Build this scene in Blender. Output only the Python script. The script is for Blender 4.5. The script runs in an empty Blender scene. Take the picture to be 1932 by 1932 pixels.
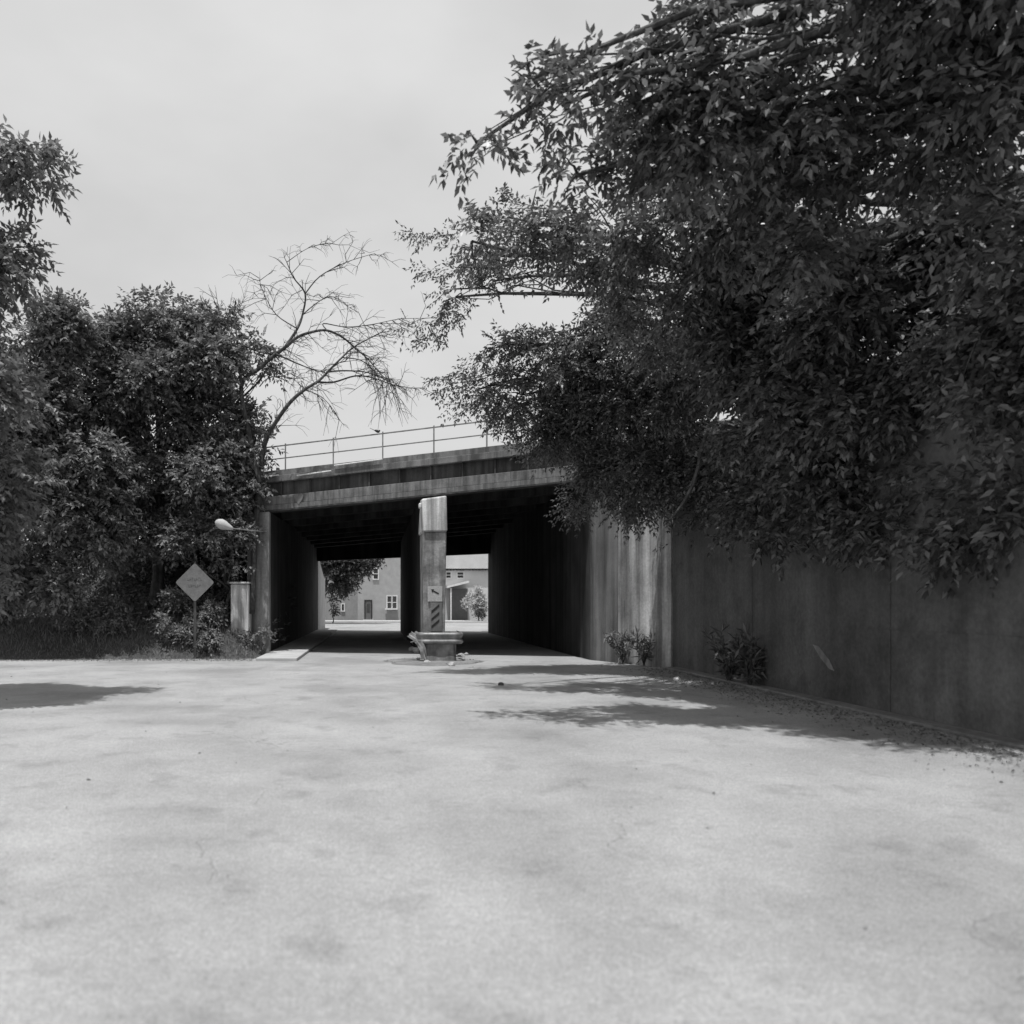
import bpy, math, random
import numpy as np
from mathutils import Vector
rng = np.random.default_rng(7); random.seed(7)
S = bpy.context.scene; COL = S.collection
# ------------------------------------------------------------------ camera, sky, sun, exposure
F, VX, VY, EYE = 1450.0, 709.0, 1137.0, 1.6       # the photograph measured at 1932 px wide
cd = bpy.data.cameras.new('camera'); cam = bpy.data.objects.new('camera', cd); COL.objects.link(cam)
cam.location = (0, 0, EYE); cam.rotation_euler = (math.radians(90), 0, 0)
cd.sensor_width = 36; cd.lens = 36 * F / 1932
cd.shift_x = (966 - VX) / 1932; cd.shift_y = (VY - 966) / 1932
cd.clip_start = .05; cd.clip_end = 3000
cd.dof.use_dof = True; cd.dof.focus_distance = 22.5; cd.dof.aperture_fstop = 1.1
S.camera = cam
CLOUD = 5.8
SUN = Vector((-.09, -.23, .965)).normalized()      # towards the sun: high, behind the camera and a little left
el = math.asin(SUN.z); az = math.atan2(SUN.x, SUN.y)
w = bpy.data.worlds.new('World'); S.world = w; w.use_nodes = True
nt = w.node_tree; nt.nodes.clear()
sky = nt.nodes.new('ShaderNodeTexSky'); sky.sky_type = 'NISHITA'; sky.sun_disc = False
sky.sun_elevation = el; sky.sun_rotation = az; sky.air_density = 1.0; sky.dust_density = 3.5; sky.ozone_density = 1
bw = nt.nodes.new('ShaderNodeRGBToBW'); bgd = nt.nodes.new('ShaderNodeBackground'); wo = nt.nodes.new('ShaderNodeOutputWorld')
tcs = nt.nodes.new('ShaderNodeTexCoord'); mp = nt.nodes.new('ShaderNodeMapping'); mp.inputs['Scale'].default_value = (1, 1, 2.2)
nz = nt.nodes.new('ShaderNodeTexNoise'); nz.inputs['Scale'].default_value = 2.2; nz.inputs['Detail'].default_value = 5
mr = nt.nodes.new('ShaderNodeMapRange'); mr.inputs[1].default_value = .35; mr.inputs[2].default_value = .7; mr.inputs[3].default_value = .72; mr.inputs[4].default_value = 1.0
mu = nt.nodes.new('ShaderNodeMix'); mu.inputs[3].default_value = CLOUD      # thin bright overcast mixed into the clear sky
nt.links.new(tcs.outputs['Generated'], mp.inputs[0]); nt.links.new(mp.outputs[0], nz.inputs['Vector']); nt.links.new(nz.outputs[0], mr.inputs[0])
nt.links.new(sky.outputs[0], bw.inputs[0]); nt.links.new(bw.outputs[0], mu.inputs[2]); nt.links.new(mr.outputs[0], mu.inputs[0])
nt.links.new(mu.outputs[0], bgd.inputs[0]); bgd.inputs[1].default_value = .12; nt.links.new(bgd.outputs[0], wo.inputs[0])
sd = bpy.data.lights.new('sun', 'SUN'); sd.energy = 4.1; sd.angle = math.radians(.6)
so = bpy.data.objects.new('sun', sd); COL.objects.link(so); so.rotation_euler = SUN.to_track_quat('Z', 'Y').to_euler()
S.view_settings.view_transform = 'Standard'; S.view_settings.look = 'None'
S.view_settings.exposure = .12; S.view_settings.gamma = 1; S.view_settings.use_curve_mapping = False

def at(px, py, Y):                                  # point of the photograph (1932 px) at depth Y
    return np.array([(px - VX) * Y / F, Y, EYE - (py - VY) * Y / F])

# ------------------------------------------------------------------ materials (the film is black and white: everything is grey)
MATS = {}
def mat(name, lo, hi, scale=3, rough=.85, detail=6, streak=0, streak_dark=True, bump=.3, bscale=60, fine=.15, trans=0, island=False, metal=0, spec=.3, patches=None, sk=None, cracks=0):
    m = bpy.data.materials.new(name); m.use_nodes = True; MATS[name] = m
    N = m.node_tree.nodes; L = m.node_tree.links; b = N['Principled BSDF']
    b.inputs['Roughness'].default_value = rough; b.inputs['Metallic'].default_value = metal
    b.inputs['Specular IOR Level'].default_value = spec
    def math_(op, a, c):
        n = N.new('ShaderNodeMath'); n.operation = op
        for i, v in enumerate((a, c)):
            if isinstance(v, (int, float)): n.inputs[i].default_value = v
            else: L.new(v, n.inputs[i])
        return n.outputs[0]
    def mapr(v, a, c, d, e):
        n = N.new('ShaderNodeMapRange'); L.new(v, n.inputs[0])
        for i, q in enumerate((a, c, d, e)): n.inputs[i + 1].default_value = q
        return n.outputs[0]
    geo = N.new('ShaderNodeNewGeometry'); P = geo.outputs['Position']
    def noise(sc, det=6, vec=None, ro=.6):
        n = N.new('ShaderNodeTexNoise'); n.inputs['Scale'].default_value = sc; n.inputs['Detail'].default_value = det; n.inputs['Roughness'].default_value = ro
        L.new(vec or P, n.inputs['Vector']); return n.outputs[0]
    if island:
        v = math_('ADD', math_('MULTIPLY', geo.outputs['Random Per Island'], .7), math_('MULTIPLY', noise(scale, 2), .3))
        col = mapr(v, 0.05, .9, lo, hi)
    else:
        col = mapr(noise(scale, detail), .3, .7, lo, hi)
        col = math_('MULTIPLY', col, mapr(noise(bscale * .6, 3), .3, .7, 1 - fine, 1 + fine))
    if patches:
        sc, a, c, f = patches
        col = math_('MULTIPLY', col, mapr(noise(sc, 4), a, c, f, 1))
    if streak:
        mpn = N.new('ShaderNodeMapping'); mpn.inputs['Scale'].default_value = (streak, streak, streak * .05); L.new(P, mpn.inputs[0])
        s1 = noise(1, 5, mpn.outputs[0], .65)
        col = math_('MULTIPLY', col, mapr(s1, .38, .62, *(sk or ((.45, 1.15) if streak_dark else (.8, 1.5)))))
    if cracks:
        ad = N.new('ShaderNodeVectorMath'); ad.operation = 'MULTIPLY_ADD'; tn = N.new('ShaderNodeTexNoise'); tn.inputs['Scale'].default_value = 1.1; tn.inputs['Detail'].default_value = 6
        L.new(P, tn.inputs['Vector']); L.new(tn.outputs['Color'], ad.inputs[0]); ad.inputs[1].default_value = (1.6, 1.6, 0); L.new(P, ad.inputs[2])
        vo = N.new('ShaderNodeTexVoronoi'); vo.feature = 'DISTANCE_TO_EDGE'; vo.inputs['Scale'].default_value = cracks; L.new(ad.outputs[0], vo.inputs['Vector'])
        ck = mapr(vo.outputs['Distance'], .0008, .003, .7, 1); ck2 = math_('MAXIMUM', ck, mapr(noise(.35, 3), .42, .46, 0, 1))
        col = math_('MULTIPLY', col, ck2); col = math_('MULTIPLY', col, mapr(noise(80, 3, None, .8), .36, .64, .62, 1.32)); col = math_('MULTIPLY', col, mapr(noise(17, 6, None, .75), .35, .65, .86, 1.12)); col = math_('MULTIPLY', col, mapr(noise(1.9, 4), .56, .66, 1, .84))
    L.new(col, b.inputs['Base Color'])
    if bump:
        bn = N.new('ShaderNodeBump'); bn.inputs['Strength'].default_value = bump; bn.inputs['Distance'].default_value = .02
        L.new(noise(bscale, 4), bn.inputs['Height']); L.new(bn.outputs[0], b.inputs['Normal'])
    if trans:
        t = N.new('ShaderNodeBsdfTranslucent'); mx = N.new('ShaderNodeMixShader'); mx.inputs[0].default_value = trans
        L.new(col, t.inputs[0]); L.new(b.outputs[0], mx.inputs[1]); L.new(t.outputs[0], mx.inputs[2]); L.new(mx.outputs[0], N['Material Output'].inputs[0])
    m['nodes'] = 1
    return m
M_road = mat('road', .265, .365, .7, .93, 8, bump=.5, bscale=70, fine=.12, patches=(.4, .36, .52, .80), cracks=.33)
M_dirt = mat('dirt', .12, .24, 1.5, .95, bump=.8, bscale=20)
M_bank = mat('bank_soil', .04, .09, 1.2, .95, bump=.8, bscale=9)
M_pave = mat('pavement', .34, .46, 1.2, .9, bump=.4)
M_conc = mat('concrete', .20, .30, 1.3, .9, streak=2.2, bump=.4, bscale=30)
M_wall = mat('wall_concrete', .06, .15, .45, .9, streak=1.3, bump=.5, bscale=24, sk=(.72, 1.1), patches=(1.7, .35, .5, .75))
M_pier = mat('pier_concrete', .18, .44, 2.0, .88, streak=3.0, patches=(3, .35, .5, .7), bump=.4, bscale=30)
M_cap = mat('cap_concrete', .5, .68, 2, .85, streak=4, bump=.3)
M_under = mat('underpass_concrete', .035, .07, 1, .95, streak=2, bump=.3)  # very dark concrete for the surfaces under the deck
M_steel = mat('rusty_steel', .04, .10, 1.6, .7, streak=5, bump=.2)
M_plate = mat('sunlit_plate', .10, .22, 2.2, .8, streak=9, bump=.2, sk=(.6, 1.2))  # streaked steel, lightened to stand for sun below the overhang's shadow
M_edge = mat('deck_concrete', .12, .24, 1.4, .85, streak=3, bump=.4)
M_rail = mat('galvanised_steel', .13, .30, 6, .5, bump=0, metal=.3)
M_white = mat('white_paint', .55, .7, 8, .6, bump=.05)
M_black = mat('black_paint', .02, .03, 8, .6, bump=0)
M_sign = mat('sign_face', .13, .20, 5, .55, bump=0)
M_leafR = mat('leaf_dark', .03, .25, 1.5, .4, island=True, bump=0, trans=.3, spec=.45)
M_leafL = mat('leaf_mid', .07, .30, 1.5, .55, island=True, bump=0, trans=.3, spec=.35)
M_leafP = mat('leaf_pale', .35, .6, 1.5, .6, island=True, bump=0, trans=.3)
M_leafF = mat('leaf_far', .04, .10, 1.5, .6, island=True, bump=0, trans=.25)
M_grass = mat('grass_blades', .11, .27, .9, .7, island=True, bump=0, trans=.3)
M_bark = mat('bark', .05, .12, 6, .95, streak=10, bump=.8, bscale=20)
M_barkp = mat('pale_bark', .10, .17, 6, .95, bump=.5, bscale=20)
M_brick = mat('brick', .30, .38, 2, .9, bump=.2)
M_pale = mat('pale_siding', .5, .6, 1, .8, bump=.1)
M_glass = mat('window_glass', .03, .06, 2, .1, bump=0, spec=.8)
M_door = mat('door_paint', .10, .14, 3, .6, bump=0)
M_roof = mat('roof_shingle', .16, .24, 4, .9, bump=.4)
M_stone = mat('stone', .25, .45, 9, .9, bump=.6)
M_wood = mat('weathered_board', .35, .5, 5, .85, streak=12, bump=.3)
M_bird = mat('bird_feathers', .02, .05, 20, .7, bump=.1)

# ------------------------------------------------------------------ mesh helpers
ORG = {}
def tag(o, label=None, cat=None, group=None, kind=None):
    if label: o['label'] = label
    if cat: o['category'] = cat
    if group: o['group'] = group
    if kind: o['kind'] = kind
    return o
def thing(name, loc, label, cat, group=None):
    o = bpy.data.objects.new(name, None); COL.objects.link(o); o.location = loc; o.empty_display_size = .2
    ORG[o] = Vector(loc); return tag(o, label, cat, group)
class MB:
    def __init__(s): s.v = []; s.f = []
    def add(s, vs, fs):
        k = len(s.v); s.v += [tuple(map(float, p)) for p in vs]; s.f += [tuple(i + k for i in f) for f in fs]; return s
    def hexa(s, c):                                # 8 corners: bottom ring (4), top ring (4)
        return s.add(c, [(3, 2, 1, 0), (4, 5, 6, 7), (0, 1, 5, 4), (1, 2, 6, 5), (2, 3, 7, 6), (3, 0, 4, 7)])
    def box(s, x0, x1, y0, y1, z0, z1):
        return s.hexa([(x0, y0, z0), (x1, y0, z0), (x1, y1, z0), (x0, y1, z0), (x0, y0, z1), (x1, y0, z1), (x1, y1, z1), (x0, y1, z1)])
    def tube(s, pts, rad, n=7, cap=True):
        pts = [Vector(p) for p in pts]; m = len(pts); k = len(s.v); up = None
        for i, p in enumerate(pts):
            d = (pts[min(i + 1, m - 1)] - pts[max(i - 1, 0)]).normalized()
            if up is None: up = Vector((0, 0, 1)) if abs(d.z) < .8 else Vector((1, 0, 0))
            a = d.cross(up)
            if a.length < 1e-4: a = d.orthogonal()
            a.normalize(); b = a.cross(d).normalized(); up = b
            r = rad[i] if hasattr(rad, '__len__') else rad
            for j in range(n):
                t = 2 * math.pi * j / n; s.v.append(tuple(p + (a * math.cos(t) + b * math.sin(t)) * r))
        for i in range(m - 1):
            for j in range(n):
                q = (j + 1) % n; s.f.append((k + i * n + j, k + i * n + q, k + (i + 1) * n + q, k + (i + 1) * n + j))
        if cap:
            s.f.append(tuple(k + j for j in range(n))[::-1]); s.f.append(tuple(k + (m - 1) * n + j for j in range(n)))
        return s
    def obj(s, name, m, parent=None, loc=None, bevel=0, smooth=False):
        return mk(name, np.array(s.v), s.f, m, parent, loc, bevel, smooth)
def mk(name, V, Fc, m, parent=None, loc=None, bevel=0, smooth=False):
    V = np.asarray(V, float).reshape(-1, 3)
    if parent is not None: o0 = np.array(ORG[parent])
    elif loc is not None: o0 = np.array(loc, float)
    else: o0 = np.array([V[:, 0].mean(), V[:, 1].mean(), V[:, 2].min()])
    me = bpy.data.meshes.new(name); me.from_pydata((V - o0).tolist(), [], Fc); me.materials.append(m)
    o = bpy.data.objects.new(name, me); COL.objects.link(o)
    if parent is not None: o.parent = parent
    else: o.location = o0
    ORG[o] = Vector(o0)
    if bevel:
        bv = o.modifiers.new('bevel', 'BEVEL'); bv.width = bevel; bv.segments = 2; bv.limit_method = 'ANGLE'
    if smooth: me.polygons.foreach_set('use_smooth', [True] * len(me.polygons))
    return o
def quads(name, V, m, parent=None, loc=None):       # V: (n,4,3) as separate quads, fast
    V = np.asarray(V, float); n = len(V)
    o0 = np.array(ORG[parent]) if parent is not None else (np.array(loc, float) if loc is not None else np.array([V[..., 0].mean(), V[..., 1].mean(), V[..., 2].min()]))
    me = bpy.data.meshes.new(name); me.vertices.add(n * 4); me.loops.add(n * 4); me.polygons.add(n)
    me.vertices.foreach_set('co', (V.reshape(-1, 3) - o0).ravel()); me.loops.foreach_set('vertex_index', np.arange(n * 4))
    me.polygons.foreach_set('loop_start', np.arange(n) * 4); me.update(calc_edges=True); me.materials.append(m)
    o = bpy.data.objects.new(name, me); COL.objects.link(o)
    if parent is not None: o.parent = parent
    else: o.location = o0
    ORG[o] = Vector(o0); return o
def nrm(a): return a / np.maximum(np.linalg.norm(a, axis=-1, keepdims=True), 1e-9)
def leaves(p, d, l, wd, roll=None):                 # rhombic leaf blades
    n = len(p); d = nrm(d); r = rng.normal(size=(n, 3)) * .55 + np.array([0, 0, 1.]); s = nrm(np.cross(d, r)); nn = np.cross(s, d)
    l = np.broadcast_to(l, (n,))[:, None]; wd = np.broadcast_to(wd, (n,))[:, None]
    mid = p + d * l * .45
    return np.stack([p, mid + s * wd / 2 + nn * wd * .15, p + d * l - nn * l * .12, mid - s * wd / 2 + nn * wd * .15], 1)
def fronds(q, d, L, pairs=6, ll=.12, lw=.045, droop=.25):
    n = len(q); d = nrm(d); L = np.broadcast_to(L, (n,)); side = nrm(np.cross(d, np.array([0, 0, 1.]) + rng.normal(size=(n, 3)) * .35)); out = []
    for i in range(pairs):
        t = (i + .8) / pairs
        p = q + d * (L * t)[:, None]; p[:, 2] -= droop * L * t * t
        dd = d.copy(); dd[:, 2] -= 2 * droop * t
        for sg in (-1, 1):
            ld = side * sg + dd * .55 + rng.normal(size=(n, 3)) * .28; ld[:, 2] -= .25
            out.append(leaves(p + rng.normal(size=(n, 3)) * .012, ld, ll * (1 - .35 * abs(t - .45)) * rng.uniform(.8, 1.2, n), lw))
    p = q + d * L[:, None]; p[:, 2] -= droop * L
    out.append(leaves(p, d + rng.normal(size=(n, 3)) * .2, ll, lw))
    return np.concatenate(out)
def sph(n): return nrm(rng.normal(size=(n, 3)))
def crown_pts(clumps, dens, sub=7, flat=.8):
    """fronds spread over uneven sub-clumps: returns start points and outward directions"""
    Q, D = [], []
    for c, r in clumps:
        k = max(3, int(sub * (r ** .8))); cc = c + sph(k) * (r * rng.uniform(.25, .85, k))[:, None] * np.array([1, 1, flat])
        for x in cc:
            rr = r * rng.uniform(.22, .5); n = max(6, int(dens * rr * rr * 12)); u = sph(n)
            Q.append(x + u * (rr * rng.uniform(.35, 1.0, n))[:, None] * np.array([1, 1, .7]))
            D.append(u + nrm(x - c) * .5 + rng.normal(size=(n, 3)) * .3 + np.array([0, 0, -.05]))
    return np.concatenate(Q), np.concatenate(D)
def curve(a, b, bend, n=7, jit=.04):
    a, b = np.array(a, float), np.array(b, float); L = np.linalg.norm(b - a)
    return [a + (b - a) * t + np.array([0, 0, 1.]) * bend * L * math.sin(math.pi * t) + (rng.normal(size=3) * jit * L * (0 < t < 1)) for t in np.linspace(0, 1, n)]
def tree(name, base, top, clumps, label, cat, leafmat, barkmat, r0=.22, dens=55, L=(.28, .5), pairs=5, ll=.13, lw=.05, droop=.3, group=None, sub=7, extra=None):
    t = thing(name, base, label, cat, group); b = MB(); base, top = np.array(base, float), np.array(top, float)
    n = 8; tr = [base + (top - base) * k / n + rng.normal(size=3) * .05 * (k > 0) for k in range(n + 1)]
    b.tube(tr, [r0 * (1.35 if k == 0 else 1 - .55 * k / n) for k in range(n + 1)], 10)
    for c, r in clumps:
        s = tr[int(rng.integers(n // 2, n + 1))]; cv = curve(s, c, .06, 8, min(.03, .06 / max(np.linalg.norm(np.array(c) - s), 1))); b.tube(cv, list(np.linspace(r0 * .38, .02, 8)), 6)
        for _ in range(6):
            p = cv[int(rng.integers(4, 8))]; b.tube(curve(p, c + sph(1)[0] * r * rng.uniform(.6, 1.05), .05, 5), list(np.linspace(.022, .006, 5)), 4)
    b.obj('trunk', barkmat, t, smooth=True)
    q, d = crown_pts(clumps, dens, sub)
    V = fronds(q, d, rng.uniform(*L, len(q)), pairs, ll, lw, droop)
    if extra is not None: V = np.concatenate([V, extra])
    quads('crown', V, leafmat, t); return t
def C(*rows): return [(at(a, b, Y), r * Y / F) for a, b, Y, r in rows]

# ------------------------------------------------------------------ ground, road, banks
def sheet(name, x0, x1, y0, y1, z, m, kind='structure', nx=1, ny=1, fz=None):
    xs, ys = np.linspace(x0, x1, nx + 1), np.linspace(y0, y1, ny + 1); V = []; Fc = []
    for y in ys:
        for x in xs: V.append((x, y, z + (fz(x, y) if fz else 0)))
    for j in range(ny):
        for i in range(nx): a = j * (nx + 1) + i; Fc.append((a, a + 1, a + nx + 2, a + nx + 1))
    return tag(mk(name, V, Fc, m, smooth=bool(fz)), kind=kind)
sheet('ground', -1500, 1500, -800, 2600, -.02, M_dirt)
b = MB()                                            # the road: wide apron, lanes through the underpass, cross street
b.add([(-40, -30, 0), (7.0, -30, 0), (7.0, 18.8, 0), (5.9, 21.7, 0), (5.9, 43.2, 0), (-3.25, 43.2, 0), (-3.25, 24, 0), (-3.6, 22.0, 0), (-40, 21.2, 0)], [tuple(range(9))])
b.add([(-45, 43.2, 0), (45, 43.2, 0), (45, 61, 0), (-45, 61, 0)], [(0, 1, 2, 3)])
tag(b.obj('road', M_road), kind='structure')
b = MB(); b.box(-45, 45, 61, 64.2, -.3, .13); tag(b.obj('far_pavement', M_pave, bevel=.02), kind='structure')
b = MB(); b.box(-3.28, -2.15, 21.0, 43.2, -.3, .09); tag(b.obj('pavement', M_pave, bevel=.02), kind='structure')
def sm(x): x = min(max(x, 0), 1); return x * x * (3 - 2 * x)
def hL(x, y):                                       # left bank
    s = sm((-3.35 - x) / 1.6)
    front = sm((y - 21.7 - .2 * math.sin(x * .9)) / 2.1) * (1.0 + .35 * sm((x + 7) / 2.5)) + sm((y - 25) / 6) * 3.0
    back = 1 - sm((y - 40) / 3.2)
    return (front * (.55 + .45 * s)) * back * (.15 + .85 * sm((-3.35 - x) / .7)) + .06 * math.sin(x * 2.1) * math.sin(y * 1.7) * sm((y - 22) / 1)
sheet('left_bank', -45, -3.42, 21.3, 43.1, -.012, M_bank, nx=70, ny=50, fz=hL)
def hR(x, y): return 4.35 + .35 * sm((x - 8) / 4) + .1 * math.sin(x * 1.3 + y) + .06 * (y * .2)
sheet('right_bank', 7.62, 45, -12, 18.7, 0, M_bank, nx=30, ny=30, fz=hR)
sheet('right_bank', 7.62, 45, 19.0, 41, 0, M_bank, nx=30, ny=20, fz=lambda x, y: 4.5 + .15 * math.sin(x + y))

# leaf litter and grit along the right wall, round the pier island
n = 5200
p = np.stack([7.0 - np.abs(rng.normal(size=n)) * .55, rng.uniform(1, 18.6, n), np.full(n, .012)], 1)
n2 = 900; a = rng.uniform(0, 6.28, n2); rr = rng.uniform(.2, 1, n2) ** .6
p2 = np.stack([1.55 + np.cos(a) * rr * 1.35, 20.9 + np.sin(a) * rr * 1.2, np.full(n2, .012)], 1)
n3 = 90; p3 = np.stack([rng.uniform(-9, 7, n3), rng.uniform(2, 21, n3), np.full(n3, .01)], 1)
n4 = 2600; x4 = rng.uniform(-14, -3.4, n4); p4 = np.stack([x4, 21.45 - np.abs(rng.normal(size=n4)) * .28, np.full(n4, .012)], 1); p = np.concatenate([p, p2, p3, p4]); d = rng.normal(size=p.shape); d[:, 2] = np.abs(d[:, 2]) * .15
tag(quads('leaf_litter', leaves(p, d, rng.uniform(.02, .055, len(p)), .025), M_leafL), 'dry leaves and grit scattered along the foot of the wall', 'leaf litter', kind='stuff')

# ------------------------------------------------------------------ the bridge (skewed and rising to the right)
A0 = np.array([-3.29, 24.0]); U = np.array([9.34, -2.4]) / 9.644
def P(s, t, z, g=.062): return (A0[0] + U[0] * s, A0[1] + U[1] * s + t, z + g * s)
def pr(b, s0, s1, t0, t1, z0, z1, g=.062, gl=None):
    gl = g if gl is None else gl
    return b.hexa([P(s0, t0, z0, gl), P(s1, t0, z0, gl), P(s1, t1, z0, gl), P(s0, t1, z0, gl), P(s0, t0, z1, g), P(s1, t0, z1, g), P(s1, t1, z1, g), P(s0, t1, z1, g)])
br = thing('underpass_bridge', (1.7, 22.7, 0), 'low concrete and steel bridge carrying a railed deck over the twin lane underpass', 'bridge')
SL, SR = -7, 16
b = MB(); pr(b, SL, SR, .05, 19.4, 5.0, 5.28)
for k in range(8): pr(b, -.1, 9.75, 1.0 + k * 2.3, 1.35 + k * 2.3, 4.55, 5.0)
b.obj('soffit', M_under, br)
b = MB(); pr(b, SL, SR, -.17, .35, 5.33, 5.52); pr(b, SL, SR, -.10, .35, 5.52, 5.70)
b.obj('deck_edge', M_edge, br, bevel=.012)
b = MB(); pr(b, SL, SR, .0, .05, 4.47, 5.33); gd = b.obj('girder', M_steel, br)
b = MB(); pr(b, SL, SR, -.10, -.002, 4.625, 4.90); b.obj('lit_facing', M_plate, gd, bevel=.01)  # added proud band, its lighter colour stands in for sunlight on the lower girder
b = MB(); pr(b, SL, SR, -.15, .24, 4.425, 4.468); b.obj('flange', M_steel, gd)
b = MB(); pr(b, SL, SR, -.13, -.003, 4.475, 4.62)
b.obj('flange', M_plate, gd)  # same lightened colour carried down the lower band
for k in range(-7, 17):
    s = k * .94 + .35
    b = MB(); pr(b, s, s + .04, -.09, -.002, 4.905, 5.325); b.obj('stiffener', M_steel, gd)
b = MB(); pr(b, SL, SR, 19.1, 19.4, 3.93, 5.0, gl=.028, g=.062); b.obj('far_girder', M_under, br)
b = MB()
for s0, s1, z in ((-2.2, .3, 5.49), (2.1, 3.6, 5.62), (.9, 2.0, 5.44)): b.tube([P(s0, -.21, z), P(s1, -.21, z + .03)], .022, 6)
b.obj('conduit', M_white, br)
b = MB()                                            # painted heart-like mark
hx = [(0, -.2), (.12, -.03), (.155, .1), (.10, .17), (.03, .14), (0, .08), (-.03, .14), (-.10, .17), (-.155, .1), (-.12, -.03)]
b.add([P(.95 + x, -.142, 4.74 + z * .9) for x, z in hx], [tuple(range(10))]); b.obj('painted_mark', M_sign, gd)
# railing
rl = MB(); pr(rl, SL, SR, -.02, .012, 6.44, 6.475); pr(rl, SL, SR, -.02, .012, 6.05, 6.08)
ra = rl.obj('railing', M_rail, br)
def s_of(px):                                       # where the sight line of column px meets the face
    m = (px - VX) / F; return (m * A0[1] - A0[0]) / (U[0] - m * U[1])
posts = [s_of(q) for q in (548, 629, 717, 815, 918)]; st = (posts[-1] - posts[1]) / 3
for k in range(-5, 8):
    s = posts[1] + k * st
    b = MB(); pr(b, s - .02, s + .02, -.075, -.022, 5.38, 6.50); b.obj('post', M_rail, ra)
# abutments and centre pier
b = MB()
b.hexa([(-3.9, 24.1, -.3), (-3.29, 23.95, -.3), (-3.29, 43.4, -.3), (-3.9, 43.4, -.3), (-3.9, 24.1, 4.44), (-3.29, 23.95, 4.42), (-3.29, 43.4, 5.0), (-3.9, 43.4, 5.0)])
b.obj('abutment', M_under, br)
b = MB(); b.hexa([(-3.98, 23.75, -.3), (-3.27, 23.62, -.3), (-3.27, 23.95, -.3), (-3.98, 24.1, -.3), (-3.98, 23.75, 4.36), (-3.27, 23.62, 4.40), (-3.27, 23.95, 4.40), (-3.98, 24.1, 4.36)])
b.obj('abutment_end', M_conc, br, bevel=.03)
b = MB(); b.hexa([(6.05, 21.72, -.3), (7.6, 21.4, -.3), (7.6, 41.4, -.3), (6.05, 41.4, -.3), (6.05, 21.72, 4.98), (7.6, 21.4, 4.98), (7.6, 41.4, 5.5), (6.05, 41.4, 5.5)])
b.obj('abutment', M_under, br)
b = MB(); b.box(1.36, 2.0, 23.1, 42.4, -.3, 4.9); b.obj('pier_wall', M_under, br)
pn = MB()
Y0 = 21.75; x0, x1 = (798.5 - VX) * Y0 / F, (838.5 - VX) * Y0 / F
zc = EYE + (VY - 1003) * Y0 / F; zt = EYE + (VY - 934) * Y0 / F
pn.hexa([(x0 + .02, Y0, -.3), (x1, Y0, -.3), (x1, 23.1, -.3), (x0 + .02, 23.1, -.3), (x0 - .02, Y0, zc), (x1 + .06, Y0, zc), (x1 + .06, 23.1, zc), (x0 - .02, 23.1, zc)])
pi = pn.obj('pier', M_pier, br, bevel=.04)
b = MB(); b.hexa([(x0 + .01, Y0 - .07, zc), (x1 + .08, Y0 - .07, zc), (x1 + .08, 23.1, zc), (x0 - .07, 23.1, zc), (x0 - .05, Y0 - .07, zt - .12), (x1 + .06, Y0 - .07, zt - .02), (x1 + .06, 22.6, zt), (x0 - .03, 22.6, zt - .02)])
b.box(x0 - .13, x0 - .045, Y0 - .05, Y0 + .15, zt - .38, zt - .22)
b.obj('pier_cap', M_cap, br, bevel=.045)

# ------------------------------------------------------------------ retaining wall on the right
rw = thing('retaining_wall', (7.3, 10, 0), 'tall stained concrete retaining wall along the right side of the road', 'wall')
def wallstrip(x0, y0, x1, y1, z0, z1, th, m, name, ztop2=None):
    d = np.array([x1 - x0, y1 - y0]); L = np.linalg.norm(d); d /= L; nn = np.array([-d[1], d[0]]); 
    if nn[0] < 0: nn = -nn
    b = MB(); z2 = ztop2 if ztop2 else z1; e = [(x0, y0), (x1, y1), (x1 + nn[0] * th, y1 + nn[1] * th), (x0 + nn[0] * th, y0 + nn[1] * th)]
    if np.cross(np.array(e[1]) - e[0], np.array(e[2]) - e[1]) < 0: pass
    b.hexa([(*e[0], z0), (*e[1], z0), (*e[2], z0), (*e[3], z0), (*e[0], z1), (*e[1], z2), (*e[2], z2), (*e[3], z1)])
    return b.obj(name, m, rw, bevel=.02)
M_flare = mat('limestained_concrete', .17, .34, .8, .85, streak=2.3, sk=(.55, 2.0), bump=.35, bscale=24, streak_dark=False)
wallstrip(6.055, 21.70, 6.50, 20.675, -.3, 4.96, .3, mat('dark_concrete', .10, .17, .9, .9, streak=2.6, sk=(.5, 1.4)), 'wing_panel', 4.9)  # darker streaked panel at the underpass end of the wing wall
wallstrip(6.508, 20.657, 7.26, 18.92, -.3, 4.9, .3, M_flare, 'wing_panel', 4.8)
ye = 18.9
while ye > -10:
    y2 = ye - 4.0
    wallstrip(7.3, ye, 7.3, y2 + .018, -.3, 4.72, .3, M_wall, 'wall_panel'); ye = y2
for z_ in (1.22, 2.44, 3.66):
    b = MB(); b.box(7.292, 7.31, -9, 18.85, z_, z_ + .018); b.obj('form_ridge', M_wall, rw)
b = MB(); b.box(7.24, 7.66, -9, 18.88, 4.722, 4.86); b.obj('coping', M_wall, rw, bevel=.02)
b = MB(); b.box(7.0, 7.298, -9, 18.6, -.3, .05); tag(b.obj('gutter', M_dirt, bevel=.02), kind='structure')

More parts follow.
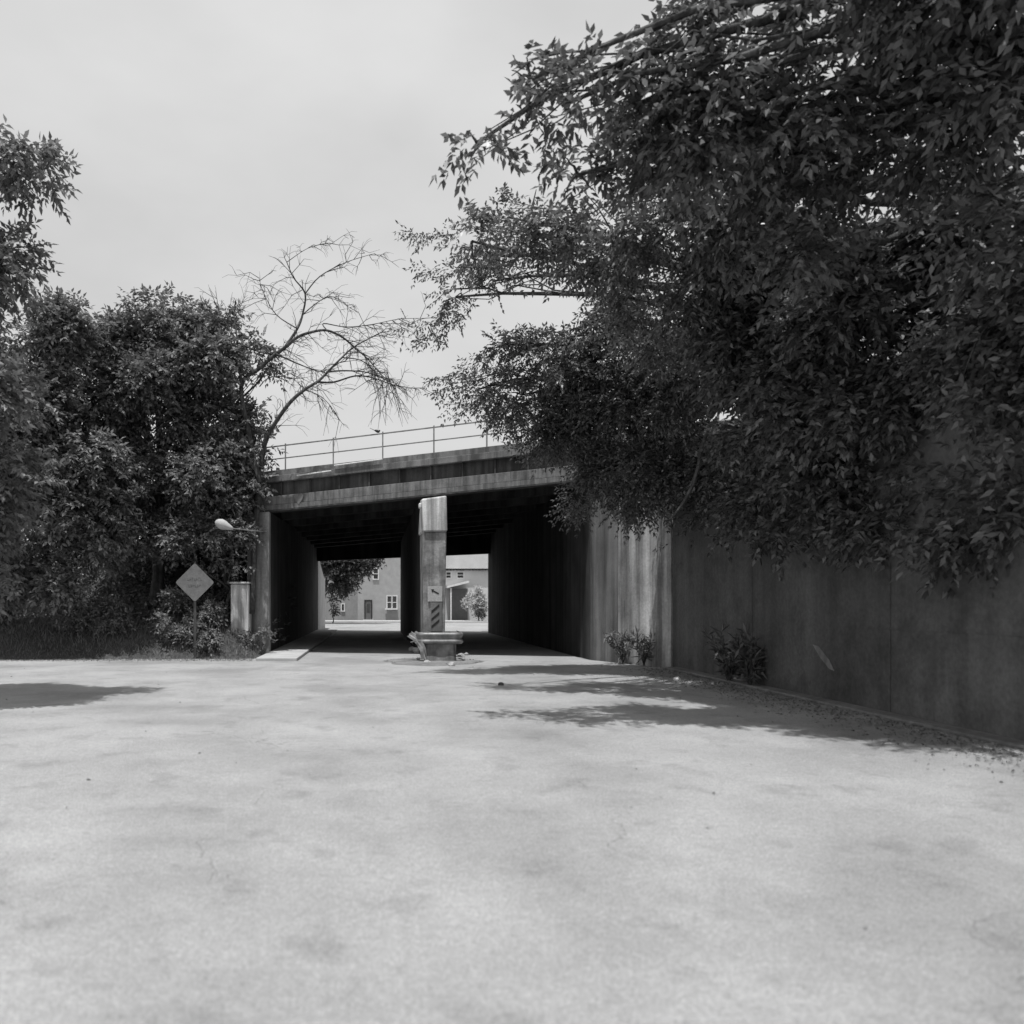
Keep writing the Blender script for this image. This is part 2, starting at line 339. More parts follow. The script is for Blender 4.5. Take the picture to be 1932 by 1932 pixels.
# ------------------------------------------------------------------ guard rail, block, signs at the pier
Yb = 20.5
bx0, bx1 = (800 - VX) * Yb / F, (862 - VX) * Yb / F
cb = MB(); k = .05
cb.hexa([(bx0 + .03, Yb, -.02), (bx1 - .01, Yb, -.02), (bx1 - .03, Yb + 1.1, -.02), (bx0 + .03, Yb + 1.1, -.02), (bx0, Yb + .06, .62), (bx1 - .03, Yb + .06, .62), (bx1 - .03, Yb + 1.1, .62), (bx0, Yb + 1.1, .62)])
o = cb.obj('concrete_block', mat('grimy_concrete', .10, .26, 3.5, .9, bump=.9, bscale=12, streak=3), bevel=.06)
tag(o, 'battered dark concrete block standing in front of the centre pier', 'concrete block')
gr = thing('guard_rail', (1.5, Yb, .5), 'bent steel guard rail band wrapped round the block before the centre pier', 'guard rail')
prof = [(-.155, .0), (-.13, .035), (-.09, .06), (-.05, .035), (0, .0), (.05, .035), (.09, .06), (.13, .035), (.155, .0)]
cx, hw = (bx0 + bx1) / 2 - .005, (868 - 785) / 2 * Yb / F
path = []
for t in np.linspace(0, 1, 5): path.append((cx + hw, Yb + 1.5 - t * 1.3))
for a in np.linspace(0, math.pi / 2, 6)[1:]: path.append((cx + hw - .22 * (1 - math.cos(a)), Yb + .2 - .22 * math.sin(a)))
for t in np.linspace(0, 1, 6)[1:]: path.append((cx + hw - .22 - t * (2 * hw - .44), Yb - .02 + .01 * math.sin(t * 9)))
for a in np.linspace(0, math.pi / 2, 6)[1:]: path.append((cx - hw + .22 - .22 * math.sin(a), Yb - .02 + .22 * (1 - math.cos(a))))
for t in np.linspace(0, 1, 4)[1:]: path.append((cx - hw, Yb + .2 + t * .9))
V = []; Fc = []; zr = EYE - (1204 - VY) * Yb / F
for i, (x, y) in enumerate(path):
    q = np.array(path[min(i + 1, len(path) - 1)]) - np.array(path[max(i - 1, 0)]); q = q / np.linalg.norm(q); nn = np.array([-q[1], q[0]])
    if np.dot(nn, np.array([x - cx, y - (Yb + .6)])) < 0: nn = -nn
    for z, o_ in prof: V.append((x + nn[0] * o_, y + nn[1] * o_, zr + z))
m_ = len(prof)
for i in range(len(path) - 1):
    for j in range(m_ - 1): a = i * m_ + j; Fc.append((a, a + 1, a + m_ + 1, a + m_))
ob = mk('rail_band', V, Fc, M_rail, gr, smooth=True); sld = ob.modifiers.new('s', 'SOLIDIFY'); sld.thickness = .012
for x in (cx - hw + .15, cx + hw - .15):
    b = MB(); b.box(x - .05, x + .05, Yb + .62, Yb + .74, -.02, zr + .12); b.obj('post', M_rail, gr, bevel=.01)
# torn rail pieces and rubble left of the block
pc = thing('torn_rail', (.85, 20.7, 0), 'twisted torn strip of metal rail lying in rubble left of the block', 'scrap metal')
pts = [at(772, 1196, 20.9), at(783, 1203, 20.7), at(792, 1214, 20.5), at(798, 1226, 20.4), at(800, 1240, 20.4)]
V = []; Fc = []
for i, q in enumerate(pts):
    for z, o_ in prof[::2]: V.append((q[0] + o_ * .6 + z * .35, q[1] - o_, q[2] + z * .42))
for i in range(4):
    for j in range(4): a = i * 5 + j; Fc.append((a, a + 1, a + 6, a + 5))
ob = mk('strip', V, Fc, M_rail, pc); ob.modifiers.new('s', 'SOLIDIFY').thickness = .012
b = MB(); b.tube([at(775, 1212, 20.6), at(786, 1209, 20.5), at(797, 1224, 20.4), at(803, 1245, 20.3)], .02, 6); b.obj('rod', M_rail, pc)
def rock(name, c, r, m, label, cat, group=None, sc=(1, 1, .7)):
    import bmesh
    bm = bmesh.new(); bmesh.ops.create_icosphere(bm, subdivisions=3, radius=1)
    ph = rng.uniform(0, 6, 3); pl = sph(7); hh = rng.uniform(.6, .85, 7)
    for v in bm.verts:
        n_ = np.array(v.co); 
        for q, h in zip(pl, hh):
            e = float(n_ @ q)
            if e > h: n_ = n_ - q * (e - h)
        n_ = n_ * r * np.array(sc); v.co = Vector(n_)
    me = bpy.data.meshes.new(name); bm.to_mesh(me); bm.free(); me.materials.append(m)
    o = bpy.data.objects.new(name, me); COL.objects.link(o); o.location = (c[0], c[1], c[2] + r * sc[2] * .5); o.rotation_euler = (0, 0, rng.uniform(0, 6))
    return tag(o, label, cat, group)
G = 'broken concrete rubble beside the centre pier'
rub = [(778, 1228, .10, 'small round lump of concrete rubble at the left edge of the pile'), (790, 1232, .16, 'large angular rubble chunk just left of the concrete block'), (799, 1246, .11, 'pale rubble chunk at the front left corner of the block'),
       (787, 1219, .14, 'rubble chunk lying behind the torn rail strip'), (870, 1240, .09, 'rubble chunk to the right of the concrete block'), (852, 1256, .07, 'small pale stone on the ground in front of the block'),
       (879, 1236, .06, 'little broken stone farthest right of the pier rubble'), (806, 1252, .07, 'small broken stone touching the front of the block')]
for px, py, r, lb in rub:
    Y = F * EYE / (py - VY) ; r *= 1.35; rock('rubble', ((px - VX) * Y / F, Y, 0), r, M_stone, lb, 'rubble', G)
# grimy dirt patch of the island (a real low mound)
V = [(1.55, 20.9, .05)]; Fc = []; m_ = 40
for ring, (sc, z) in enumerate(((.5, .045), (.8, .03), (1, .004))):
    for i in range(m_):
        a = 2 * math.pi * i / m_; r = sc * (1 + .10 * math.sin(3 * a + 1) + .06 * math.sin(7 * a)); V.append((1.5 + 1.3 * r * math.cos(a), 20.75 + 1.25 * r * math.sin(a), z))
for i in range(m_): Fc.append((0, 1 + i, 1 + (i + 1) % m_))
for k in range(2):
    for i in range(m_): a = 1 + k * m_ + i; c = 1 + k * m_ + (i + 1) % m_; Fc.append((a, a + m_, c + m_, c))
tag(mk('dirt_patch', V, Fc, M_dirt, smooth=True), kind='structure')
# traffic signs on the pier
def face(px0, px1, py0, py1, Y, d=.008): a = at(px0, py1, Y); c = at(px1, py0, Y); return (a[0], c[0], Y - d, Y, a[2], c[2])
def poly(b, pts, Y, th=.003):
    n = len(pts); V = [at(x, y, Y) for x, y in pts]; W = [v + np.array([0, th, 0]) for v in V]
    b.add(V + W, [tuple(range(n))[::-1], tuple(range(n, 2 * n))] + [(i, (i + 1) % n, n + (i + 1) % n, n + i) for i in range(n)]); return b
ks = thing('arrow_sign', at(820, 1120, Y0 - .07), 'small white sign with a dark slanting arrow fixed on the centre pier', 'sign')
b = MB(); b.box(*face(807, 834.5, 1106, 1135, Y0 - .035)); b.obj('plate', M_pave, ks, bevel=.004)
b = MB(); poly(b, [(813.5, 1111.5), (819, 1111.8), (818, 1113.8), (828.3, 1119), (827.2, 1121.4), (817, 1116.2), (815.5, 1118.6)], Y0 - .050); b.obj('arrow', M_black, ks)
om = thing('object_marker', at(823, 1165, Y0 - .07), 'tall narrow striped hazard marker on the centre pier below the arrow sign', 'sign')
b = MB(); b.box(*face(812.5, 834, 1137, 1191, Y0 - .035)); b.obj('plate', M_sign, om, bevel=.004)
b = MB()
for y in (1150, 1164.5, 1178.5): poly(b, [(814, y + 7), (814, y + 2.2), (819, y - 2), (828.8, y - 10.5), (829, y - 5.8), (822, y + .8)], Y0 - .050)
b.obj('stripes', M_black, om)

# ------------------------------------------------------------------ diamond warning sign, left
Yw = 21.9; c = at(368, 1099, Yw)
ws = thing('warning_sign', (c[0], Yw, hL(c[0], Yw)), 'faded diamond warning sign on a post before the dark trees', 'sign')
h = 35.5 * Yw / F; V = []
ring = []
for k in range(4):
    a0 = math.pi / 2 * k
    for da in (-.09, 0, .09): ring.append((math.sin(a0 + da) * h * (1 if da == 0 else .955), math.cos(a0 + da) * h * (1 if da == 0 else .955)))
b = MB(); n = len(ring); b.add([(c[0] + x, Yw - .03, c[2] + z) for x, z in ring] + [(c[0] + x, Yw - .026, c[2] + z) for x, z in ring], [tuple(range(n))[::-1], tuple(range(n, 2 * n))] + [(i, (i + 1) % n, n + (i + 1) % n, n + i) for i in range(n)])
b.obj('plate', M_sign, ws)
for row, (zz, ks_) in enumerate(((.09, 7), (-.10, 6))):
    b = MB()
    for i in range(ks_):
        x = c[0] + (i - ks_ / 2 + .15) * .062; hh = .035 * (1 + .25 * ((i * 7 + row) % 3 - 1))
        b.box(x, x + .018, Yw - .034, Yw - .031, c[2] + zz - hh, c[2] + zz + hh); b.box(x, x + .044, Yw - .034, Yw - .031, c[2] + zz + hh * ((i % 3) - 1) - .008, c[2] + zz + hh * ((i % 3) - 1) + .008)
    b.obj('worn_lettering', M_door, ws)
b = MB(); b.box(c[0] - .035, c[0] + .035, Yw - .024, Yw + .03, -.1, c[2] + h * .6); b.obj('post', M_steel, ws)

sl = thing('street_lamp', (-3.3, 23.5, 3.7), 'pale teardrop lamp on a horizontal arm reaching left from the bridge abutment', 'street lamp')
b = MB(); b.tube([at(505, 1003, 23.5), at(480, 1002, 22.9), at(438, 997, 22.3)], .018, 8); b.obj('arm', M_rail, sl)
b = MB(); c0, c1 = at(440, 998, 22.3), at(406, 984, 22.3); ax = [c0 + (c1 - c0) * t for t in (0, .1, .3, .5, .7, .88, .97, 1)]
b.tube(ax, [.03, .06, .10, .14, .15, .11, .06, .02], 16); b.obj('shade', M_pave, sl, smooth=True)
# pale concrete stub beside the left abutment
q0, q1 = at(436, 1162, 23.2), at(470, 1098, 23.2)
st_ = thing('concrete_stub', ((q0[0] + q1[0]) / 2, 23.3, .6), 'low pale concrete stub half buried in the bank beside the left abutment', 'concrete stub')
b = MB(); b.box(q0[0], q1[0], 23.1, 23.7, .3, q1[2] - .06); b.obj('body', M_cap, st_, bevel=.05)
b = MB(); b.box(q0[0] - .03, q1[0] + .03, 23.06, 23.74, q1[2] - .058, q1[2]); b.obj('top_slab', M_cap, st_, bevel=.02)

# ------------------------------------------------------------------ bird on the railing
s = s_of(711); bp = np.array(P(s, -.01, 6.475)); bd = thing('bird', tuple(bp), 'small dark bird perched on the top rail of the bridge', 'bird')
import bmesh
bm = bmesh.new(); bmesh.ops.create_uvsphere(bm, u_segments=16, v_segments=10, radius=1)
for v in bm.verts:
    x, y, z = v.co; wx = 1 - .45 * max(0, -x); v.co = Vector((x * .085, y * .042 * wx, z * .045 * wx + x * -.03 + .075))
for p_, r in (((.075, 0, .085), .03),):
    bmesh.ops.create_uvsphere(bm, u_segments=12, v_segments=8, radius=r, matrix=__import__('mathutils').Matrix.Translation(p_))
bv = [bm.verts.new(q) for q in ((.10, .006, .085), (.10, -.006, .085), (.128, 0, .078))]; bm.faces.new(bv)
tv = [bm.verts.new(q) for q in ((-.06, .02, .10), (-.06, -.02, .10), (-.21, -.014, .17), (-.21, .014, .17), (-.06, .02, .09), (-.06, -.02, .09), (-.21, -.014, .164), (-.21, .014, .164))]
bm.faces.new(tv[:4]); bm.faces.new(tv[4:][::-1])
for y in (.012, -.012):
    lv = [bm.verts.new((x, y + dy, z)) for x, dy, z in ((0, -.003, .04), (0, .003, .04), (0, .003, 0), (0, -.003, 0))]; bm.faces.new(lv)
me = bpy.data.meshes.new('body'); bm.to_mesh(me); bm.free(); me.materials.append(M_bird)
o = bpy.data.objects.new('body', me); COL.objects.link(o); o.parent = bd; ORG[o] = ORG[bd]

# ------------------------------------------------------------------ beyond the underpass
b = MB(); b.hexa([(-3.9, 43.45, -.3), (-3.26, 43.45, -.3), (-3.16, 48, -.3), (-3.9, 48, -.3), (-3.9, 43.45, 4.3), (-3.26, 43.45, 4.3), (-3.16, 48, 2.9), (-3.9, 48, 2.9)])
tag(b.obj('wing_wall', M_pave, bevel=.02), 'pale wing wall past the far left end of the underpass', 'wall')
def window(parent, px0, px1, py0, py1, Y, mull=True):
    b = MB(); x0_, x1_, _, _, z0_, z1_ = face(px0, px1, py0, py1, Y); t = .09
    b.box(x0_ - t, x1_ + t, Y - .06, Y - .004, z1_, z1_ + t); b.box(x0_ - t, x1_ + t, Y - .10, Y - .004, z0_ - t, z0_); b.box(x0_ - t, x0_, Y - .06, Y - .004, z0_, z1_); b.box(x1_, x1_ + t, Y - .06, Y - .004, z0_, z1_)
    if mull: b.box(x0_, x1_, Y - .05, Y - .03, (z0_ + z1_) / 2 - .03, (z0_ + z1_) / 2 + .03)
    w_ = b.obj('window', M_white, parent); b = MB(); b.box(x0_, x1_, Y - .03, Y - .006, z0_, z1_); b.obj('pane', M_glass, w_); return w_
Yf = 66.0; X = lambda px, Y=Yf: (px - VX) * Y / F
hb = thing('brick_house', (0, Yf, 0), 'two storey pale brick house seen through the left opening of the underpass', 'house')
b = MB(); b.box(X(675), X(800), Yf, Yf + 9, 0, 8.6); b.obj('wall', M_brick, hb)
b = MB(); b.box(X(675) - .25, X(800) + .25, Yf - .3, Yf + 9.3, 8.602, 8.9); b.obj('roof', M_roof, hb)
window(hb, 705, 713, 1073, 1092, Yf)
window(hb, 731, 738, 1125, 1148, Yf); window(hb, 741, 748, 1125, 1148, Yf)
b = MB(); x0_, x1_, _, _, z0_, z1_ = face(689.5, 700, 1134, 1168, Yf); b.box(x0_, x1_, Yf - .05, Yf - .004, .18, z1_); dr = b.obj('door', M_door, hb, bevel=.01)
b = MB(); b.box(x0_ - .1, x0_, Yf - .08, Yf - .004, .18, z1_ + .1); b.box(x1_, x1_ + .1, Yf - .08, Yf - .004, .18, z1_ + .1); b.box(x0_, x1_, Yf - .08, Yf - .004, z1_, z1_ + .1); b.obj('door_frame', M_black, dr)
b = MB(); b.box(x0_ + .1, x1_ - .1, Yf - .06, Yf - .052, z1_ - 1.0, z1_ - .2); b.obj('door_pane', M_glass, dr)
b = MB(); b.box(x0_ - .2, x1_ + .2, Yf - .6, Yf - .004, .0, .17); b.obj('step', M_pave, hb)
b = MB(); b.box(X(726), X(750), Yf - .5, Yf - .11, 1.0, 1.12); b.obj('sill', M_white, hb)
ba = thing('brick_annex', (-2.5, Yf + 1.5, 0), 'lower plain brick building set back left of the brick house', 'house')
b = MB(); b.box(X(600), X(674.5), Yf + 1.5, Yf + 9, 0, 5.0); b.obj('wall', mat('brown_brick', .24, .32, 2, .9), ba)
b = MB(); b.box(X(598), X(674.5), Yf + 1.2, Yf + 9.3, 5.002, 5.2); b.obj('roof', M_roof, ba)
window(ba, 645, 649, 1140, 1152, Yf + 1.5, False)
hp = thing('porch_house', (9, Yf, 0), 'pale sided house with a dark porch seen through the right opening', 'house')
b = MB(); b.box(X(812), X(960), Yf + 2, Yf + 11, 0, 4.45); b.obj('wall', M_pale, hp)
b = MB(); b.box(X(810), X(965), Yf + 1.6, Yf + 11.2, 4.6, 7.4); b.obj('upper_wall', M_pale, hp)
for k in range(24): x = X(812) + k * .28; b = MB(); b.box(x, x + .13, Yf + 1.7, Yf + 1.995, 4.455, 4.598); b.obj('bracket', M_door, hp)
window(hp, 863, 874, 1080, 1090, Yf + 2); window(hp, 842, 850, 1080, 1090, Yf + 2)
b = MB(); xa, xb = X(843), X(884)
b.hexa([(xa, Yf - .4, 2.85), (xb, Yf - .4, 3.3), (xb, Yf + 1.99, 3.3), (xa, Yf + 1.99, 2.85), (xa, Yf - .4, 3.05), (xb, Yf - .4, 3.5), (xb, Yf + 1.99, 3.5), (xa, Yf + 1.99, 3.05)])
b.obj('porch_roof', M_white, hp)
b = MB(); b.box(X(849), X(851.5), Yf - .3, Yf - .15, 0.1, 2.84); b.obj('porch_post', M_white, hp)
b = MB(); b.box(X(852.5), X(886), Yf + 1.3, Yf + 1.99, .1, 2.84); b.obj('porch_shade', M_door, hp)  # dark slab standing in for the shade inside the porch
b = MB(); b.tube([(X(921), Yf - 1.2, .1), (X(931), Yf - 1.0, 1.4)], .05, 6); b.obj('hand_rail', M_white, hp)
tree('far_tree', (-4.3, 58, 0), (-3.6, 58, 4), C((625, 1078, 58, 26), (655, 1085, 58, 28), (640, 1108, 58, 22), (690, 1062, 58, 22), (715, 1052, 58, 16), (650, 1050, 58, 30), (600, 1040, 58, 40)),
     'dark leafy tree hanging in front of the brick house beyond the underpass', 'tree', M_leafF, M_bark, r0=.15, dens=16, L=(.4, .7), pairs=4, ll=.26, lw=.12)
tree('far_shrub', (X(628, 60), 60, 0), (X(628, 60), 60, 1), C((627, 1128, 60, 11), (630, 1145, 60, 12)), 'dark little shrub at the left edge of the far street', 'shrub', M_leafF, M_bark, r0=.05, dens=22, L=(.2, .35), pairs=3, ll=.18, lw=.09)
tree('pale_shrub', (X(903, 62.5), 62.5, .1), (X(903, 62.5), 62.5, 1), C((902, 1122, 62.5, 14), (895, 1140, 62.5, 18), (912, 1138, 62.5, 16), (900, 1108, 62.5, 8)), 'tall pale sunlit shrub in front of the porch house', 'shrub', M_leafP, M_bark, r0=.06, dens=40, L=(.2, .35), pairs=3, ll=.18, lw=.09, droop=.6)
tree('dark_shrub', (X(909, 61.8), 61.8, .1), (X(909, 61.8), 61.8, .6), C((910, 1154, 61.8, 12), (900, 1158, 61.8, 8)), 'low dark shrub at the foot of the pale shrub', 'shrub', M_leafF, M_bark, r0=.04, dens=30, L=(.2, .3), pairs=3, ll=.15, lw=.08)

# ------------------------------------------------------------------ trees on the right
sq, sdv = [], []
for (xa_, ya_), (xb_, yb_) in (((930, 668), (822, 718)), ((960, 690), (835, 735)), ((940, 745), (850, 770)), ((900, 570), (762, 622)), ((880, 590), (800, 640)), ((880, 440), (770, 440)), ((900, 500), (790, 515))):
    for t in np.linspace(0, 1, 12):
        a_ = at(xa_ + (xb_ - xa_) * t, ya_ + (yb_ - ya_) * t + 6 * math.sin(3 * t), 16)
        for _ in range(3): sq.append(a_ + rng.normal(size=3) * .05); sdv.append((at(xb_, yb_, 16) - at(xa_, ya_, 16)) * .5 + rng.normal(size=3) * .45)
sprays = fronds(np.array(sq), np.array(sdv), .28, 4, .10, .04, .2)
tree('leaning_tree', (9.3, 17.3, 4.4), (8.3, 16.8, 8.5),
     C((890, 455, 13, 56), (1000, 440, 12.5, 75), (1120, 465, 12.8, 95), (1230, 430, 12, 110), (1180, 560, 13, 60), (860, 560, 16, 26), (930, 530, 16, 40), (960, 650, 16.5, 48), (1060, 690, 16.5, 95), (985, 745, 17, 75), (900, 735, 17, 26),
       (1165, 590, 16, 90), (1180, 760, 16.5, 130), (1060, 825, 17.5, 75), (975, 800, 18, 34), (1130, 900, 18, 70), (1260, 880, 17, 110), (1310, 700, 15.5, 130), (1310, 540, 12.5, 110), (1250, 640, 13.5, 70), (1340, 960, 17.5, 60), (1180, 935, 18, 55), (1090, 950, 18.5, 34), (900, 480, 15.5, 40), (960, 410, 15.5, 40)),
     'big dark leafy tree leaning over the wall in front of the bridge', 'tree', M_leafR, M_bark, r0=.24, dens=42, L=(.3, .5), pairs=6, ll=.115, lw=.046, extra=sprays)
tree('overhanging_tree', (10.6, 11.5, 4.5), (9.6, 11.5, 8),
     C((1450, 430, 12, 130), (1340, 400, 10.8, 90), (1480, 330, 9.8, 100), (1520, 470, 9.5, 80), (1850, 1010, 9.5, 80), (1650, 1000, 11, 60), (1480, 1010, 13, 45), (1920, 930, 8.8, 110), (1830, 960, 9.5, 80), (1500, 650, 12, 150), (1440, 820, 13, 120), (1620, 540, 11, 150), (1660, 760, 11, 150), (1590, 900, 12, 110), (1430, 960, 14, 60), (1560, 980, 12, 70), (1400, 560, 13, 110), (1800, 650, 10.5, 150), (1820, 880, 10, 130), (1750, 400, 10.5, 130), (1700, 980, 11, 80)),
     'nearer heavy dark tree hanging over the right wall', 'tree', M_leafR, M_bark, r0=.28, dens=46, L=(.3, .5), pairs=5, ll=.15, lw=.06)
tree('canopy_tree', (10.3, 6.5, 4.4), (8.0, 7.5, 8.2),
     C((1060, 200, 9, 70), (1190, 190, 9, 100), (1330, 210, 9, 120), (1480, 240, 9, 130), (1620, 280, 9, 150), (1780, 250, 8.5, 150), (1850, 450, 8.5, 130), (900, 270, 9.5, 32), (1090, 330, 9.8, 62), (1230, 320, 9.8, 80), (1000, 150, 9, 46), (1500, 90, 9, 120), (1750, 80, 8.5, 130), (1300, 60, 9, 90), (1750, -60, 7.5, 160), (1900, 60, 7.5, 160), (1620, -90, 8, 130), (1900, 620, 8.5, 80), (1870, 800, 8.5, 90)),  # clumps above the frame are unseen, added to shade the road
     'tree whose high blurred branches spread across the top right of the sky', 'tree', M_leafR, M_bark, r0=.25, dens=32, L=(.3, .5), pairs=5, ll=.15, lw=.06)
# ivy over the wall top
n = 5200; yy = rng.uniform(1, 18.8, n); zz = 4.8 - np.abs(rng.normal(size=n)) * (.45 + .3 * np.sin(yy * 1.7)) + .15; xx = 7.22 - rng.uniform(0, .28, n) * (1 + .3 * np.sin(yy * 3))
q = np.stack([xx, yy, zz], 1); d = rng.normal(size=(n, 3)) * .5 + np.array([-.35, -.1, -.8])
iv = thing('ivy', (7.3, 10, 4.7), 'dark ivy mat trailing over the top of the right wall', 'ivy')
quads('foliage', fronds(q, d, rng.uniform(.2, .4, n), 4, .12, .06, .1), M_leafR, iv)
for k in range(16):
    b = MB(); y = 1.5 + k * 1.1; b.tube(curve((7.25, y, 4.9), (7.2 - rng.uniform(0, .15), y + rng.normal() * .3, 4.1 - rng.uniform(0, .6)), 0, 5), .012, 4); b.obj('stem', M_bark, iv)
ds = MB(); ds.tube([at(1318, 880, 13.6), at(1307, 915, 13.6), at(1290, 948, 13.5), at(1272, 972, 13.4), at(1252, 992, 13.3)], [.035, .032, .028, .02, .01], 6)
ds.tube([at(1318, 880, 13.6), at(1322, 850, 13.8), at(1340, 800, 14.2)], [.033, .035, .04], 6)
tag(ds.obj('dead_branch', M_bark), 'bare broken branch dangling in front of the stained wall', 'branch')

# ------------------------------------------------------------------ trees on the left
tree('bank_tree', (-7.2, 25.2, 1.0), (-7.0, 25, 7),
     C((300, 620, 24, 85), (220, 650, 24, 85), (370, 600, 24, 45), (400, 690, 24, 80), (478, 655, 24, 32), (300, 730, 24, 100), (410, 790, 24, 70), (462, 800, 24, 38), (490, 900, 23.6, 30), (480, 770, 24, 26), (495, 840, 23.8, 24), (510, 690, 24, 16), (430, 600, 24, 24), (200, 780, 24, 100), (455, 870, 24, 50), (360, 880, 24, 90), (240, 900, 24, 100)),
     'leafy tree on the left bank nearest the bridge', 'tree', M_leafL, M_bark, r0=.22, dens=24, L=(.4, .65), pairs=5, ll=.19, lw=.08)
tree('dark_tree', (-11.5, 23.6, .9), (-11.0, 23.8, 6),
     C((90, 640, 22, 90), (60, 760, 22, 110), (150, 850, 22, 90), (90, 950, 22, 100), (-20, 850, 22, 110), (180, 990, 22.5, 80), (20, 1060, 22, 80), (130, 1090, 22.5, 60)),
     'dark bushy tree at the far left of the bank', 'tree', M_leafL, M_bark, r0=.22, dens=24, L=(.4, .65), pairs=5, ll=.19, lw=.08)
tree('bank_shrub', (-4.6, 24.0, .8), (-4.7, 24, 3),
     C((440, 940, 23.6, 45), (475, 925, 23.6, 28), (400, 1000, 23.6, 50), (455, 1005, 23.4, 34), (330, 1010, 23.6, 55), (450, 1060, 23.4, 26), (400, 1055, 23.6, 26), (270, 1010, 23.4, 50)),
     'tangled vine covered shrub against the left abutment', 'shrub', M_leafL, M_bark, r0=.10, dens=34, L=(.3, .5), pairs=5, ll=.15, lw=.07)
tree('edge_tree', (-13.0, 9.5, 0), (-11.5, 10, 6.5),
     C((-10, 480, 12, 110), (-60, 700, 12, 140), (-40, 900, 12, 120), (20, 300, 12, 80), (-90, 1050, 12, 100), (-150, 500, 12, 150), (-330, 620, 12, 170), (-340, 330, 12, 150), (-300, 900, 12, 150), (-520, 600, 11, 170), (-180, 250, 12, 110)),
     'near tree reaching in from beyond the left edge of the view', 'tree', M_leafL, M_bark, r0=.25, dens=40, L=(.3, .5), pairs=5, ll=.15, lw=.06)
# undergrowth and grass
def on_bank(n, x0, x1, y0, y1):
    q = np.stack([rng.uniform(x0, x1, n), rng.uniform(y0, y1, n), np.zeros(n)], 1)
    q[:, 2] = [hL(a, c_) - .02 for a, c_, _ in q]; return q
q = on_bank(15000, -16, -3.45, 21.5, 25.0); k = len(q); d = rng.normal(size=(k, 3)) * .45 + np.array([.1, -.2, 1.]); hgt = rng.uniform(.06, .26, k) * np.clip((q[:, 1] - 21.3) * 1.1, .3, 1.2)
tag(quads('grass', leaves(q, d, hgt, .018), M_grass), 'rough grass covering the left verge below the bank', 'grass', kind='stuff')
q = on_bank(3800, -20, -3.5, 23.8, 31); k = len(q)
q[:, 2] += rng.uniform(0, .7, k) * np.clip((q[:, 1] - 23.5), 0, 1)
tag(quads('undergrowth', fronds(q, rng.normal(size=(k, 3)) + np.array([0, -.3, .7]), rng.uniform(.3, .6, k), 4, .17, .08), M_leafL), 'dark undergrowth filling the bank beneath the left trees', 'undergrowth', kind='stuff')

for lb, x_, y_, sz in (('low ragged bush on the verge right of the warning sign', -4.75, 22.6, 1.0), ('low bush on the verge just left of the warning sign', -6.1, 22.7, 1.1), ('small bush on the bank at the corner of the left abutment', -3.8, 23.1, .65), ('wide bush on the far left of the verge', -8.2, 22.9, 1.3), ('scrubby bush behind the warning sign', -5.4, 23.4, 1.3)):
    z_ = hL(x_, y_)
    tree('bush', (x_, y_, z_ - .05), (x_, y_, z_ + .3), [((x_ + rng.normal() * .25 * sz, y_ + rng.normal() * .15, z_ + .28 * sz * k_), .42 * sz) for k_ in (.5, 1, 1.5)], lb, 'bush', M_grass, M_bark, r0=.03, dens=60, L=(.2, .35), pairs=4, ll=.12, lw=.05, droop=.5, group='bushes on the left verge')
# leafless arching tree
def z7(zx, zy, Y=23.3): return at((300 + zx / 1.932) * .6376, (600 + zy / 1.932) * .6376, Y)
bt = thing('bare_tree', (-3.7, 23.3, .9), 'leafless tree arching thin branches over the left end of the bridge', 'tree')
b = MB()
limbs = [([(860, 2350), (880, 1900), (905, 1600), (925, 1430), (945, 1350), (1000, 1250), (1080, 1140), (1160, 1070), (1240, 1020), (1300, 960), (1380, 880), (1450, 820), (1600, 740)], .10, .012),
         ([(1240, 1025), (1330, 1025), (1450, 990), (1550, 1000), (1650, 1035), (1740, 1055), (1810, 1060)], .032, .006), ([(1300, 965), (1400, 960), (1520, 970), (1620, 1010), (1680, 1050)], .028, .006),
         ([(905, 1600), (850, 1350), (800, 1050), (900, 950), (1000, 865), (1060, 820), (1120, 770), (1200, 740), (1290, 730), (1380, 770), (1450, 830), (1520, 890), (1580, 960), (1650, 1030)], .08, .008),
         ([(1050, 825), (1120, 720), (1150, 640), (1165, 520), (1100, 430), (1060, 340)], .045, .012), ([(1000, 865), (1100, 910), (1200, 950), (1290, 975)], .03, .008), ([(780, 800), (900, 850), (1000, 870)], .03, .03),
         ([(1290, 730), (1270, 690), (1400, 710), (1550, 695), (1700, 665), (1850, 660)], .02, .006), ([(1165, 520), (1250, 420), (1400, 340), (1560, 290)], .022, .006), ([(1380, 885), (1480, 900), (1560, 960), (1640, 1080)], .02, .005),
         ([(780, 800), (760, 650), (770, 560)], .03, .008), ([(780, 800), (720, 700), (660, 600)], .03, .008), ([(800, 1050), (780, 800)], .05, .03), ([(1060, 340), (1180, 260), (1300, 230)], .012, .005), ([(1150, 640), (1250, 560), (1330, 540), (1420, 600)], .018, .005), ([(1120, 720), (1000, 640), (930, 520), (900, 430)], .02, .005), ([(905, 1050), (960, 1000), (1080, 1000), (1150, 1060)], .018, .005), ([(1165, 1070), (1260, 1110), (1340, 1200)], .014, .004)]
